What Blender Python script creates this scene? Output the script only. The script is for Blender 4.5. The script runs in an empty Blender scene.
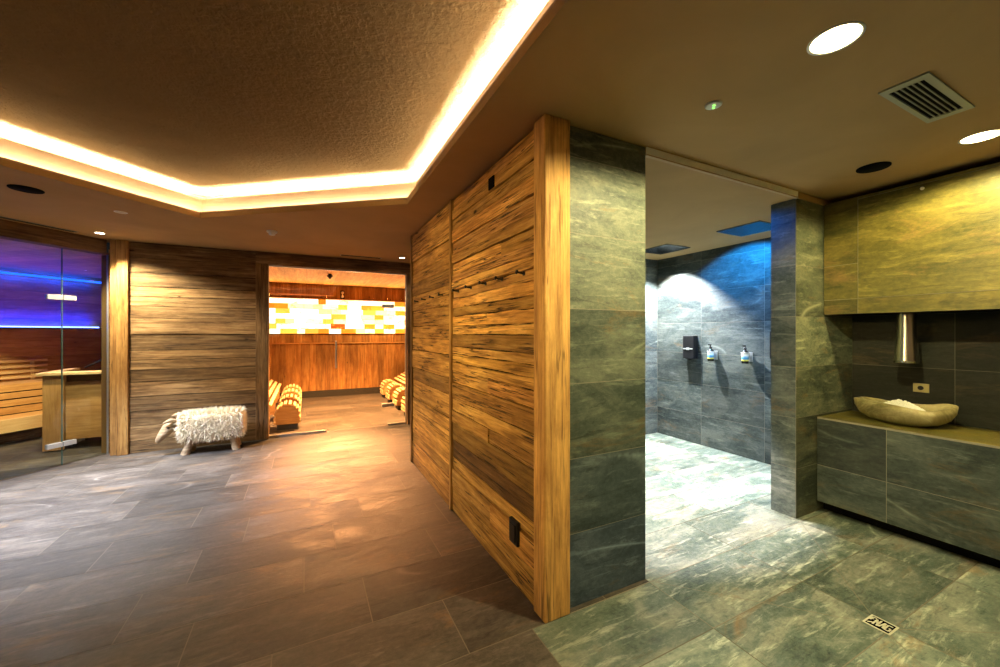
import bpy, math, random
from mathutils import Vector, Matrix
from mathutils.geometry import tessellate_polygon
random.seed(11)
sc = bpy.context.scene
COL = sc.collection
V = Vector
H = 2.60

# ------------------------------------------------------------------ helpers
ORG = {}

def setp(o, label=None, cat=None, group=None, kind=None):
    if label: o['label'] = label
    if cat: o['category'] = cat
    if group: o['group'] = group
    if kind: o['kind'] = kind
    return o

def empty(name, loc=(0, 0, 0), rz=0.0, **k):
    o = bpy.data.objects.new(name, None)
    COL.objects.link(o)
    o.empty_display_size = .1
    o.location = loc
    o.rotation_euler = (0, 0, rz)
    ORG[o.name] = V(loc) if rz == 0 else None
    return setp(o, **k)

def copy_tree(o, parent=None):
    c = o.copy()
    COL.objects.link(c)
    c.parent = parent
    for ch in list(o.children):
        copy_tree(ch, c)
    return c

class MB:
    def __init__(s):
        s.gr = None; s.v = []; s.f = []; s.uv = []; s.tint = []; s.rnd = []; s.sm = []
    def face(s, pts, uvs=None, tint=(1, 1, 1), rnd=(0, 0, 0), smooth=False):
        b = len(s.v)
        s.v += [tuple(p) for p in pts]
        s.f.append(tuple(range(b, b + len(pts))))
        if uvs is None:
            p0 = V(pts[0]); n = V((0, 0, 0))
            for i in range(1, len(pts) - 1):
                n += (V(pts[i]) - p0).cross(V(pts[i + 1]) - p0)
            ax = max(range(3), key=lambda i: abs(n[i]))
            a, c = [(1, 2), (0, 2), (0, 1)][ax]
            uvs = [(p[a], p[c]) for p in pts]
        s.uv.append(uvs); s.tint.append(tint); s.rnd.append(rnd); s.sm.append(smooth)
    def mesh(s, verts, faces, tint=(1, 1, 1), rnd=(0, 0, 0), smooth=True, uvf=None):
        b = len(s.v)
        s.v += [tuple(p) for p in verts]
        for f in faces:
            s.f.append(tuple(b + i for i in f))
            s.uv.append([uvf(verts[i]) if uvf else (verts[i][0], verts[i][2]) for i in f])
            s.tint.append(tint); s.rnd.append(rnd); s.sm.append(smooth)
    # oriented box from corner o with edge vectors u,v,n (unit) and sizes
    def obox(s, o, u, v, n, L, W, T, tint=(1, 1, 1), rnd=(0, 0, 0)):
        o = V(o); u = V(u); v = V(v); n = V(n)
        if u.cross(v).dot(n) < 0:
            o = o + u * L; u = -u
        c = [o + u * (i * L) + v * (j * W) + n * (k * T) for k in (0, 1) for j in (0, 1) for i in (0, 1)]
        for q in ((4, 5, 7, 6), (0, 2, 3, 1), (0, 1, 5, 4), (2, 6, 7, 3), (0, 4, 6, 2), (1, 3, 7, 5)):
            pts = [c[i] for i in q]
            s.face(pts, [((p - o).dot(u), (p - o).dot(v) + (p - o).dot(n)) for p in pts], tint, rnd)
    def box(s, x0, x1, y0, y1, z0, z1, tint=(1, 1, 1), rnd=(0, 0, 0), grain='x'):
        u, v, n = {'x': ((1, 0, 0), (0, 1, 0), (0, 0, 1)), 'y': ((0, 1, 0), (0, 0, 1), (1, 0, 0)), 'z': ((0, 0, 1), (1, 0, 0), (0, 1, 0))}[grain]
        d = {'x': x1 - x0, 'y': y1 - y0, 'z': z1 - z0}
        L, W, T = {'x': ('x', 'y', 'z'), 'y': ('y', 'z', 'x'), 'z': ('z', 'x', 'y')}[grain]
        s.obox((x0, y0, z0), u, v, n, d[L], d[W], d[T], tint, rnd)
    def tube(s, path, r, seg=12, caps=True, tint=(1, 1, 1)):
        path = [V(p) for p in path]
        rs = r if isinstance(r, (list, tuple)) else [r] * len(path)
        vs = []; fs = []
        for i, p in enumerate(path):
            t = (path[min(i + 1, len(path) - 1)] - path[max(i - 1, 0)]).normalized()
            a = V((0, 0, 1)) if abs(t.z) < .9 else V((1, 0, 0))
            x = t.cross(a).normalized(); y = t.cross(x)
            for k in range(seg):
                an = 2 * math.pi * k / seg
                vs.append(p + (x * math.cos(an) + y * math.sin(an)) * rs[i])
        for i in range(len(path) - 1):
            for k in range(seg):
                k2 = (k + 1) % seg
                fs.append((i * seg + k, i * seg + k2, (i + 1) * seg + k2, (i + 1) * seg + k))
        s.mesh(vs, fs, tint)
        if caps:
            s.face([vs[k] for k in range(seg)][::-1], None, tint)
            s.face([vs[(len(path) - 1) * seg + k] for k in range(seg)], None, tint)
    def lathe(s, prof, c=(0, 0, 0), seg=32, tint=(1, 1, 1), smooth=True):
        vs = []; fs = []
        for (r, z) in prof:
            for k in range(seg):
                a = 2 * math.pi * k / seg
                vs.append((c[0] + r * math.cos(a), c[1] + r * math.sin(a), c[2] + z))
        for i in range(len(prof) - 1):
            for k in range(seg):
                k2 = (k + 1) % seg
                fs.append((i * seg + k, i * seg + k2, (i + 1) * seg + k2, (i + 1) * seg + k))
        s.mesh(vs, fs, tint, smooth=smooth)
    def prism(s, poly, o, u, v, n, T, tint=(1, 1, 1), rnd=(0, 0, 0)):
        """poly: 2-d points in (u,v), extruded by T along n"""
        o = V(o); u = V(u); v = V(v); n = V(n)
        A = [o + u * a + v * b for a, b in poly]; B = [p + n * T for p in A]
        ok = u.cross(v).dot(n) > 0
        ar = sum(poly[i][0] * poly[(i + 1) % len(poly)][1] - poly[(i + 1) % len(poly)][0] * poly[i][1] for i in range(len(poly)))
        if (ar < 0): ok = not ok
        tr = tessellate_polygon([[V((a, b, 0)) for a, b in poly]])
        for t in tr:
            aa = sum(poly[t[i]][0] * poly[t[(i + 1) % 3]][1] - poly[t[(i + 1) % 3]][0] * poly[t[i]][1] for i in range(3))
            t = list(t)
            if (aa > 0) != (u.cross(v).dot(n) > 0): t.reverse()
            s.face([B[i] for i in t], [poly[i] for i in t], tint, rnd)
            t.reverse()
            s.face([A[i] for i in t], [poly[i] for i in t], tint, rnd)
        m = len(poly)
        for i in range(m):
            j = (i + 1) % m
            q = [A[i], A[j], B[j], B[i]]
            uv = [(poly[i][0], 0), (poly[j][0], 0), (poly[j][0], T), (poly[i][0], T)]
            if not ok: q.reverse(); uv.reverse()
            s.face(q, uv, tint, rnd)
    def build(s, name, mat, parent=None, origin=None, bevel=0, **k):
        xs = [p[0] for p in s.v]; ys = [p[1] for p in s.v]; zs = [p[2] for p in s.v]
        if parent is not None:
            og = ORG.get(parent.name)
            if og is None: og = V((0, 0, 0))
        elif origin is not None: og = V(origin)
        else: og = V(((min(xs) + max(xs)) / 2, (min(ys) + max(ys)) / 2, min(zs)))
        me = bpy.data.meshes.new(name)
        me.from_pydata([(p[0] - og.x, p[1] - og.y, p[2] - og.z) for p in s.v], [], s.f)
        uvl = me.uv_layers.new(name='UVMap')
        ti = me.attributes.new('tint', 'FLOAT_COLOR', 'CORNER')
        rn = me.attributes.new('rnd', 'FLOAT_COLOR', 'CORNER')
        li = 0; uvd = []; tid = []; rnd_ = []
        for f, uv, t, r in zip(s.f, s.uv, s.tint, s.rnd):
            for c in uv:
                uvd += [c[0], c[1]]; tid += [t[0], t[1], t[2], 1]; rnd_ += [r[0], r[1], r[2], 1]
        me.uv_layers['UVMap'].data.foreach_set('uv', uvd)
        me.attributes['tint'].data.foreach_set('color', tid)
        me.attributes['rnd'].data.foreach_set('color', rnd_)
        me.polygons.foreach_set('use_smooth', s.sm)
        me.materials.append(mat)
        me.update()
        o = bpy.data.objects.new(name, me)
        COL.objects.link(o)
        if parent is not None: o.parent = parent
        else: o.location = og
        ORG[o.name] = og
        if bevel:
            w = o.modifiers.new('weld', 'WELD'); w.merge_threshold = .00005
            b = o.modifiers.new('bevel', 'BEVEL'); b.width = bevel; b.segments = 2; b.limit_method = 'ANGLE'
        if s.gr is not None: s.gr.build('grout_line', M['darkgrout'] if mat.name.startswith('dark') else M['grout'], parent)
        return setp(o, **k)

def rr(): return (random.random(), random.random(), random.random())

# ------------------------------------------------------------------ materials
def newmat(name):
    m = bpy.data.materials.new(name); m.use_nodes = True
    nt = m.node_tree; nt.nodes.clear()
    out = nt.nodes.new('ShaderNodeOutputMaterial')
    return m, nt, out

class N:
    def __init__(s, nt): s.nt = nt
    def n(s, t, **k):
        x = s.nt.nodes.new(t)
        for a, b in k.items(): setattr(x, a, b)
        return x
    def link(s, a, b): s.nt.links.new(a, b)
    def math(s, op, a, b=None, clamp=False):
        x = s.n('ShaderNodeMath', operation=op, use_clamp=clamp)
        for i, q in enumerate((a, b)):
            if q is None: continue
            if isinstance(q, (int, float)): x.inputs[i].default_value = q
            else: s.link(q, x.inputs[i])
        return x.outputs[0]
    def mix(s, f, a, b, mode='MIX'):
        x = s.n('ShaderNodeMix', data_type='RGBA', blend_type=mode)
        for sock, q in ((x.inputs[0], f), (x.inputs[6], a), (x.inputs[7], b)):
            if isinstance(q, (int, float)): sock.default_value = q
            elif isinstance(q, (tuple, list)): sock.default_value = (*q[:3], 1)
            else: s.link(q, sock)
        return x.outputs[2]
    def ramp(s, f, stops, interp='LINEAR'):
        x = s.n('ShaderNodeValToRGB'); cr = x.color_ramp; cr.interpolation = interp
        while len(cr.elements) < len(stops): cr.elements.new(.5)
        for e, (p, c) in zip(cr.elements, stops):
            e.position = p; e.color = (*c, 1) if len(c) == 3 else c
        s.link(f, x.inputs[0])
        return x.outputs[0]
    def noise(s, vec, scale, detail=4, rough=.5, dist=0):
        x = s.n('ShaderNodeTexNoise')
        x.inputs['Scale'].default_value = scale; x.inputs['Detail'].default_value = detail
        x.inputs['Roughness'].default_value = rough; x.inputs['Distortion'].default_value = dist
        s.link(vec, x.inputs['Vector']); return x.outputs[0]
    def uvr(s, sx=1, sy=1, k=37.0):
        uv = s.n('ShaderNodeUVMap'); at = s.n('ShaderNodeAttribute'); at.attribute_name = 'rnd'
        m = s.n('ShaderNodeVectorMath', operation='MULTIPLY_ADD')
        s.link(at.outputs['Vector'], m.inputs[0]); m.inputs[1].default_value = (k, k, k)
        s.link(uv.outputs[0], m.inputs[2])
        mp = s.n('ShaderNodeVectorMath', operation='MULTIPLY')
        s.link(m.outputs[0], mp.inputs[0]); mp.inputs[1].default_value = (sx, sy, 1)
        return mp.outputs[0]
    def bump(s, h, strength, dist):
        b = s.n('ShaderNodeBump'); b.inputs['Strength'].default_value = strength; b.inputs['Distance'].default_value = dist
        s.link(h, b.inputs['Height']); return b.outputs[0]
    def bsdf(s, out, col, rough=.5, metal=0, normal=None, spec=.5):
        b = s.n('ShaderNodeBsdfPrincipled')
        for sock, q in ((b.inputs['Base Color'], col), (b.inputs['Roughness'], rough), (b.inputs['Metallic'], metal)):
            if isinstance(q, (int, float)): sock.default_value = q
            elif isinstance(q, (tuple, list)): sock.default_value = (*q[:3], 1)
            else: s.link(q, sock)
        b.inputs['Specular IOR Level'].default_value = spec
        if normal is not None: s.link(normal, b.inputs['Normal'])
        s.link(b.outputs[0], out.inputs[0]); return b

def m_plain(name, col, rough=.5, metal=0, spec=.5, grain=0.0):
    m, nt, out = newmat(name); n = N(nt)
    if grain:
        tc = n.n('ShaderNodeTexCoord')
        f = n.noise(tc.outputs['Object'], 60, 3)
        c = n.mix(f, tuple(x * (1 - grain) for x in col), tuple(min(1, x * (1 + grain)) for x in col))
        n.bsdf(out, c, rough, metal, n.bump(f, .2, .002), spec)
    else: n.bsdf(out, col, rough, metal, None, spec)
    return m

def m_emit(name, col, st):
    m, nt, out = newmat(name); n = N(nt)
    e = n.n('ShaderNodeEmission'); e.inputs[0].default_value = (*col, 1); e.inputs[1].default_value = st
    n.link(e.outputs[0], out.inputs[0]); return m

def m_slate(name, c0, c1, c2, rough=(.35, .55), rust=.5, spec=.5, vein=.6):
    m, nt, out = newmat(name); n = N(nt)
    at = n.n('ShaderNodeAttribute'); at.attribute_name = 'rnd'
    sep = n.n('ShaderNodeSeparateXYZ'); n.link(at.outputs['Vector'], sep.inputs[0])
    a = n.noise(n.uvr(1.0, 2.0), 1.9, 10, .68, .7)
    col = n.ramp(a, [(.38, c0), (.5, c1), (.62, c2)])
    b = n.noise(n.uvr(1, 1.3), 30, 7, .75)
    col = n.mix(n.ramp(b, [(.42, (.0, .0, .0)), (.62, (.7, .7, .7))]), n.mix(.35, col, c0), n.mix(.35, col, c2))
    # cleft streaks running along the slab
    st = n.noise(n.uvr(1.2, 7), 3.0, 8, .75, .5)
    col = n.mix(n.ramp(st, [(.54, (0, 0, 0)), (.66, (vein * .8,) * 3)]), col, tuple(min(1, x * 1.7 + .02) for x in c2))
    col = n.mix(n.ramp(st, [(.33, (.7, .7, .7)), (.44, (0, 0, 0))]), col, tuple(x * .6 for x in c0))
    # thin scratch-like veins
    w = n.noise(n.uvr(.5, 1.2), .8, 1.5, .5, 0)
    r = n.math('ABSOLUTE', n.math('SUBTRACT', w, .5))
    vn = n.ramp(r, [(0, (vein,) * 3), (.0025, (vein * .4,) * 3), (.008, (0, 0, 0))])
    gate = n.ramp(n.noise(n.uvr(1, 1, 21), 1.6, 5, .7), [(.5, (0, 0, 0)), (.6, (1, 1, 1))])
    col = n.mix(n.math('MULTIPLY', vn, gate), col, tuple(min(1, x * 2.2 + .05) for x in c2))
    q = n.noise(n.uvr(.8, 2.2, 53), 2.0, 9, .75, .5)
    rs = n.ramp(q, [(.56, (0, 0, 0)), (.68, (rust,) * 3)])
    col = n.mix(rs, col, (.26, .15, .055))
    br = n.math('MULTIPLY_ADD', sep.outputs[1], .55)
    br.node.inputs[2].default_value = .72
    cb = n.n('ShaderNodeCombineColor'); [n.link(br, cb.inputs[i]) for i in range(3)]
    col = n.mix(1, col, cb.outputs[0], 'MULTIPLY')
    tt = n.n('ShaderNodeAttribute'); tt.attribute_name = 'tint'
    col = n.mix(1, col, tt.outputs['Color'], 'MULTIPLY')
    rg = n.ramp(a, [(.38, (rough[0],) * 3), (.62, (rough[1],) * 3)])
    hb = n.math('ADD', a, n.math('ADD', n.math('MULTIPLY', b, .25), n.math('MULTIPLY', st, .5)))
    n.bsdf(out, col, rg, 0, n.bump(hb, .45, .012), spec)
    return m

def m_wood(name, light, mid, dark, rough=.7, knots=1.0, cracks=1.0, bump=.5, spec=.3, contrast=1.0):
    m, nt, out = newmat(name); n = N(nt)
    g = n.noise(n.uvr(.7, 9), 2.6, 10, .68, .35)
    lo, hi = .5 - .19 / contrast, .5 + .17 / contrast
    col = n.ramp(g, [(lo, dark), (.5, mid), (hi, light)])
    f = n.noise(n.uvr(2, 60), 2.0, 5, .75, .3)
    col = n.mix(n.ramp(f, [(.36, (.55, .55, .55)), (.48, (0, 0, 0))]), col, n.mix(.3, dark, col))
    blotch = n.noise(n.uvr(1.5, 3), 1.6, 5, .65, .5)
    col = n.mix(n.ramp(blotch, [(.40, (.55, .55, .55)), (.56, (0, 0, 0))]), col, n.mix(.35, dark, col))
    h = n.math('ADD', g, n.math('MULTIPLY', f, .6))
    if knots:
        vo = n.n('ShaderNodeTexVoronoi'); vo.inputs['Scale'].default_value = 2.3
        n.link(n.uvr(1, 2.2), vo.inputs['Vector'])
        dd = n.math('ADD', vo.outputs['Distance'], n.math('MULTIPLY', n.math('SUBTRACT', g, .5), .25))
        kn = n.ramp(dd, [(.0, (knots,) * 3), (.03, (knots * .9,) * 3), (.05, (knots * .3,) * 3), (.09, (0, 0, 0))])
        col = n.mix(kn, col, tuple(x * .2 for x in dark))
        h = n.math('SUBTRACT', h, n.math('MULTIPLY', kn, .5))
    if cracks:
        c = n.noise(n.uvr(.45, 16), 1.5, 5, .5, .05)
        r = n.math('ABSOLUTE', n.math('SUBTRACT', c, .5))
        ck = n.ramp(r, [(0, (1, 1, 1)), (.007, (.8, .8, .8)), (.015, (0, 0, 0))])
        gate = n.ramp(n.noise(n.uvr(1, 3, 11), 1.5, 3), [(.42, (0, 0, 0)), (.5, (cracks,) * 3)])
        ck = n.math('MULTIPLY', ck, gate)
        col = n.mix(ck, col, (.012, .007, .004))
        h = n.math('SUBTRACT', h, ck)
    tt = n.n('ShaderNodeAttribute'); tt.attribute_name = 'tint'
    col = n.mix(1, col, tt.outputs['Color'], 'MULTIPLY')
    n.bsdf(out, col, rough, 0, n.bump(h, bump, .012), spec)
    return m

def m_plaster(name, col, bump, scale, rough=.85, spec=.1):
    m, nt, out = newmat(name); n = N(nt)
    tc = n.n('ShaderNodeTexCoord')
    o = tc.outputs['Object']
    a = n.noise(o, scale, 5, .6)
    b = n.noise(o, 1.6, 4, .6, .6)
    c = n.mix(b, tuple(x * .8 for x in col), tuple(min(1, x * 1.2) for x in col))
    h = n.math('ADD', n.ramp(a, [(.42, (0, 0, 0)), (.6, (1, 1, 1))]), n.math('MULTIPLY', b, .6)) if bump > .3 else a
    n.bsdf(out, c, rough, 0, n.bump(h, bump, .006), spec)
    return m

def m_glass(name, tint=(.93, .98, .96), refl=.5):
    m, nt, out = newmat(name); n = N(nt)
    t = n.n('ShaderNodeBsdfTransparent'); t.inputs[0].default_value = (*tint, 1)
    g = n.n('ShaderNodeBsdfGlossy'); g.inputs['Roughness'].default_value = .02
    fr = n.n('ShaderNodeFresnel'); fr.inputs[0].default_value = 1.5
    mx = n.n('ShaderNodeMixShader'); n.link(n.math('MULTIPLY', fr.outputs[0], refl), mx.inputs[0])
    n.link(t.outputs[0], mx.inputs[1]); n.link(g.outputs[0], mx.inputs[2]); n.link(mx.outputs[0], out.inputs[0])
    return m

def m_salt():
    m, nt, out = newmat('backlit_salt'); n = N(nt)
    tt = n.n('ShaderNodeAttribute'); tt.attribute_name = 'tint'
    f = n.noise(n.uvr(1, 1.4), 9, 5, .6, .5)
    col = n.mix(n.ramp(f, [(.55, (0, 0, 0)), (.68, (.7, .7, .7))]), tt.outputs['Color'], (1.0, .30, .02))
    e = n.n('ShaderNodeEmission'); n.link(col, e.inputs[0]); e.inputs[1].default_value = SALT
    b = n.n('ShaderNodeBsdfPrincipled'); n.link(col, b.inputs['Base Color']); b.inputs['Roughness'].default_value = .6
    a = n.n('ShaderNodeAddShader'); n.link(e.outputs[0], a.inputs[0]); n.link(b.outputs[0], a.inputs[1]); n.link(a.outputs[0], out.inputs[0])
    return m

SALT = 1.5
M = {}
M['floor'] = m_slate('floor_slate', (.036, .030, .026), (.068, .057, .049), (.125, .107, .092), (.55, .75), .35, .22, .4)
M['wetfloor'] = m_slate('wet_floor_slate', (.045, .074, .058), (.125, .165, .130), (.31, .32, .25), (.32, .46), .6, .5, .8)
M['wallslate'] = m_slate('wall_slate', (.030, .044, .044), (.088, .108, .100), (.18, .195, .170), (.45, .65), .5, .35, .6)
M['paleslate'] = m_slate('pale_wall_slate', (.045, .046, .011), (.095, .085, .016), (.18, .145, .03), (.4, .6), .5, .4, .5)
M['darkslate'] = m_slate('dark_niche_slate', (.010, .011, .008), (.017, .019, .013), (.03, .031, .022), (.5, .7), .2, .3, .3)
M['grout'] = m_plain('grout', (.23, .21, .16), .8, grain=.15)
M['darkgrout'] = m_plain('dark_grout', (.13, .11, .08), .8, grain=.15)
M['oldwood'] = m_wood('reclaimed_oak', (.86, .52, .16), (.58, .30, .07), (.15, .062, .013), .7, 1, 1, .8, .3, .95)
M['greywood'] = m_wood('weathered_larch', (.52, .35, .17), (.33, .20, .085), (.09, .048, .02), .75, .8, .7, .6)
M['post'] = m_wood('oak_post', (.76, .46, .15), (.58, .32, .09), (.22, .10, .03), .65, .5, .6, .5)
M['saunawood'] = m_wood('sauna_wall_board', (.46, .26, .085), (.34, .16, .042), (.15, .055, .014), .6, 1, 0, .2)
M['ceilwood'] = m_wood('sauna_ceiling_board', (.75, .45, .17), (.62, .33, .11), (.38, .17, .05), .6, .5, 0, .15)
M['pine'] = m_wood('knotty_pine', (.72, .44, .18), (.58, .33, .12), (.30, .14, .045), .5, .6, 0, .12, .4, .7)
M['slatwood'] = m_wood('pale_slat', (.85, .64, .36), (.75, .53, .28), (.55, .33, .15), .5, .2, 0, .1, .4, .6)
M['carved'] = m_wood('carved_root', (.60, .46, .29), (.46, .33, .19), (.24, .15, .08), .65, .3, .4, .5)
M['ceiling'] = m_plaster('ceiling_plaster', (.42, .275, .125), .12, 90)
M['rough'] = m_plaster('rough_plaster', (.20, .14, .07), .9, 30, spec=0)
M['cove'] = m_plaster('cove_plaster', (.50, .36, .22), .05, 60)
M['whitewall'] = m_plaster('pale_plaster', (.88, .85, .84), .05, 60)
M['backwall'] = m_plaster('brown_plaster', (.24, .17, .10), .1, 40)
M['black'] = m_plain('black_metal', (.012, .012, .013), .4, .3)
M['void'] = m_plain('black_recess', (.004, .004, .004), .9, spec=.05)
M['chrome'] = m_plain('brushed_steel', (.62, .60, .56), .22, 1.0)
M['steel'] = m_plain('satin_steel', (.55, .55, .53), .35, .6, grain=.08)
M['drain'] = m_plain('worn_drain_steel', (.55, .54, .42), .4, .3)
M['white'] = m_plain('white_plastic', (.75, .75, .72), .4)
M['vent'] = m_plain('grey_painted_metal', (.36, .38, .30), .5, .2)
M['plinth'] = m_plain('dark_plinth', (.02, .017, .015), .7, grain=.2)
M['glass'] = m_glass('clear_glass')
M['glassedge'] = m_plain('green_glass_edge', (.08, .15, .13), .15)
M['ledwarm'] = m_emit('warm_led', (1, .88, .73), 380)
M['ledsoft'] = m_emit('soft_warm_led', (1, .82, .58), 30)
M['lamp_y'] = m_emit('yellow_lamp', (1, .80, .36), 22)
M['lamp_w'] = m_emit('white_lamp', (1, .93, .82), 16)
M['ledblue'] = m_emit('blue_led', (.015, .10, 1), 2.2)
M['ledblue2'] = m_emit('bright_blue_led', (.14, .24, 1), 7)
M['green_led'] = m_emit('green_indicator', (.3, 1, .15), 1.5)
M['salt'] = m_salt()
M['ice'] = m_plain('crushed_ice', (.86, .88, .84), .35, grain=.06)
M['bottle'] = m_plain('dark_bottle', (.015, .013, .012), .2)
M['stove'] = m_plain('stove_steel', (.03, .03, .035), .45, .6)

# ------------------------------------------------------------------ setting: floor
def tint_rand(lo=.85, hi=1.15): 
    t = random.uniform(lo, hi); return (t, t, t)

X0, X1, Y0, Y1 = -6.6, 4.9, -2.3, 9.95
fl = MB(); wf = MB()
P_, LL, G = .4036, .815, .0026
offs = {0: 2.65, 1: 1.83, 2: .68, 3: .31, 4: .81, 5: .19, 6: .42, 7: .04, 8: .33, 9: .13, 10: .49, 11: .15}
k = math.floor((Y0 - .86) / P_)
while .86 + k * P_ < Y1:
    ya = max(Y0, .86 + k * P_); yb = min(Y1, .86 + (k + 1) * P_)
    off = offs.get(k, random.uniform(0, LL))
    spans = []
    for (xa, xb, of) in ((X0, 1.83, off), (1.83, X1, 1.83 if k != 3 else 2.2)):
        j = math.floor((xa - of) / LL)
        while of + j * LL < xb - 1e-6:
            a = max(xa, of + j * LL); b = min(xb, of + (j + 1) * LL)
            if b - a > .02: spans.append((a, b))
            j += 1
    for a, b in spans:
        wet = a > 1.0 and yb < 1.75 or a >= 1.82
        t = random.uniform(.82, 1.12)
        tn = (t, t * .985, t * .96) if not wet else (t, t, t)
        (wf if wet else fl).face([(a + G, ya + G, 0), (b - G, ya + G, 0), (b - G, yb - G, 0), (a + G, yb - G, 0)],
             [(0, 0), (b - a, 0), (b - a, yb - ya), (0, yb - ya)], tn, rr())
    k += 1
gb = MB(); gb.box(X0, X1, Y0, Y1, -.12, -.0015)
floor = gb.build('floor', M['darkgrout'], origin=(0, 0, 0), kind='structure')
fl.build('slate_paving', M['floor'], floor)
wf.build('wet_area_paving', M['wetfloor'], floor)
cut = MB()
def cutline(a, b, w=.0022):
    a = V((*a, .0006)); b = V((*b, .0006)); d = (b - a).normalized(); p = V((-d.y, d.x, 0)) * w
    cut.face([a - p, b - p, b + p, a + p])
for a, b in [((2.56, .945), (1.84, 1.67)), ((2.66, .955), (3.48, 1.68)), ((2.65, .845), (3.78, .2)), ((2.56, .845), (2.2, .38)), ((2.2, .38), (1.7, -.3)),
             ((3.49, 1.27), (3.79, 1.27))]: cutline(a, b)
for x0_, y0_, x1_, y1_ in ((1.83, 1.264, 3.79, 1.264), (1.83, .86, 3.79, .86), (2.645, .46, 2.645, 1.69), (3.46, -.3, 3.46, 1.69), (1.25, 1.668, 3.49, 1.668), (1.83, 1.26, 1.83, 1.67)):
    cutline((x0_, y0_), (x1_, y1_), .002)
cut.build('grout_line', M['grout'], floor)

# ------------------------------------------------------------------ tiled walls
def tiles(mb, o, u, v, n, us, vs, T=.008, gap=.0015, tintf=None):
    o = V(o); u = V(u); v = V(v); n = V(n)
    for i in range(len(us) - 1):
        for j in range(len(vs) - 1):
            a, b, c, d = us[i] + gap, us[i + 1] - gap, vs[j] + gap, vs[j + 1] - gap
            t = tintf(i, j) if tintf else tint_rand()
            mb.obox(o + u * a + v * c, u, v, n, b - a, d - c, T, t, rr())
    if mb.gr is None: mb.gr = MB()
    mb.gr.obox(o + u * (us[0] + .001) + v * (vs[0] + .001), u, v, n, us[-1] - us[0] - .002, vs[-1] - vs[0] - .002, T - .0008)
VZ = [0, .395, .80, 1.205, 1.61, 2.02, 2.43, 2.595]
Zv = (0, 0, 1)
# shower block: pier with stone skin (right end of the timber wall)
core = MB(); core.box(1.26, 1.82, 1.71, 4.38, 0, 2.59)
pier = core.build('wall_pier', M['grout'], kind='structure')
t = MB()
PT = [(.46, .58, .85), (.60, .72, .84), (.85, .92, .78), (.95, .98, .80), (1.1, 1.07, .84), (1.2, 1.15, .92), (1.0, 1.0, .85)]  # tile variance plus painted downlight falloff: rows darker, bluer toward the floor
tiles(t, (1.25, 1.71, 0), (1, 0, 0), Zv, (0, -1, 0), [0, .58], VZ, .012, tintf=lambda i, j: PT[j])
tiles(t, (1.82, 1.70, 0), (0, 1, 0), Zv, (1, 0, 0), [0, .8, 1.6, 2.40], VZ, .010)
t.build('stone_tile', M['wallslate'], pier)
# pillar wall between shower and ice niche
core = MB(); core.box(3.50, 4.82, 1.72, 1.89, 0, 2.595)
w = core.build('wall_pillar', M['grout'], kind='structure')
t = MB()
tiles(t, (3.49, 1.72, 0), (1, 0, 0), Zv, (0, -1, 0), [0, .915], VZ, .010, tintf=lambda i, j: tuple(q * [.75, .8, 1.05, 1.3, 1.15, 1.2, 1.45][j] for q in (1.05, 1.02, .72)))  # row tints also paint in light falloff, lower rows darker
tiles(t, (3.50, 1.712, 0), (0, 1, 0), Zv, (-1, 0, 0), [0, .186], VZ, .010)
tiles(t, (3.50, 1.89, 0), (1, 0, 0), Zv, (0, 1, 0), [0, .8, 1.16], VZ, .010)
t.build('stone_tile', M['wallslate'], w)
# shower rear wall X = 4.66
core = MB(); core.box(4.67, 4.8, 1.72, 4.3, 0, 2.595)
w = core.build('wall_shower', M['grout'], kind='structure')
t = MB(); tiles(t, (4.67, 1.9, 0), (0, 1, 0), Zv, (-1, 0, 0), [0, .70, 1.49, 2.20], VZ, .010, tintf=lambda i, j: (lambda q: (q, q * 1.02, q))(random.uniform(.5, .78)))
t.build('stone_tile', M['wallslate'], w)
core = MB(); core.box(1.83, 4.67, 4.11, 4.25, 0, 2.595)
w = core.build('wall_shower_end', M['grout'], kind='structure')
t = MB(); tiles(t, (1.84, 4.11, 0), (1, 0, 0), Zv, (0, -1, 0), [0, .42, 1.23, 2.04, 2.82], VZ, .010)
t.build('stone_tile', M['wallslate'], w)
# shower ceiling with its front edge
c = MB(); c.box(1.835, 4.66, 1.70, 4.10, 2.55, 2.597)
cs_ = c.build('ceiling_shower', M['ceiling'], kind='structure')
c = MB(); c.box(1.835, 3.487, 1.694, 1.70, 2.552, 2.598); c.build('fascia', M['whitewall'], cs_)
c = MB(); c.box(1.835, 3.487, 1.690, 1.712, 2.544, 2.552); c.build('edge_bead', M['cove'], cs_)

# niche: upper panel, recess, bench
c = MB(); c.box(3.915, 4.82, -2.2, 1.705, 1.63, 2.555)
w = c.build('wall_ice_niche', M['void'], kind='structure')
t = MB()
u, v, n = (0, -1, 0), Zv, (-1, 0, 0)
tiles(t, (3.915, 1.705, 1.63), u, v, n, [0, .225], [0, .12, .40, .925], .012)
tiles(t, (3.915, 1.705, 1.63), u, v, n, [.225, 3.9], [.905, .925], .012)
tiles(t, (3.915, 1.705, 1.63), u, v, n, [.225, 1.0, 1.8, 2.6, 3.9], [0, .12], .012)
tiles(t, (3.915, 1.705, 1.63), u, v, n, [.225, 2.3, 3.9], [.12, .905], .014, .003)
t.build('stone_tile', M['paleslate'], w)
c = MB(); c.box(4.41, 4.82, -2.2, 1.71, .78, 1.63)
w = c.build('wall_niche_back', M['grout'], kind='structure')
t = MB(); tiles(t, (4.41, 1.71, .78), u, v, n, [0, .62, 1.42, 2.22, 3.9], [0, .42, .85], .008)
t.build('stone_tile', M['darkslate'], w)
bench = empty('stone_bench', (3.8, .2, 0), label='long slate-clad bench with a black toe gap under the ice fountain', cat='bench')
c = MB(); c.box(3.90, 4.40, -2.19, 1.705, 0, .09); c.build('toe_kick', M['void'], bench, label='black recessed toe kick')
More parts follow.
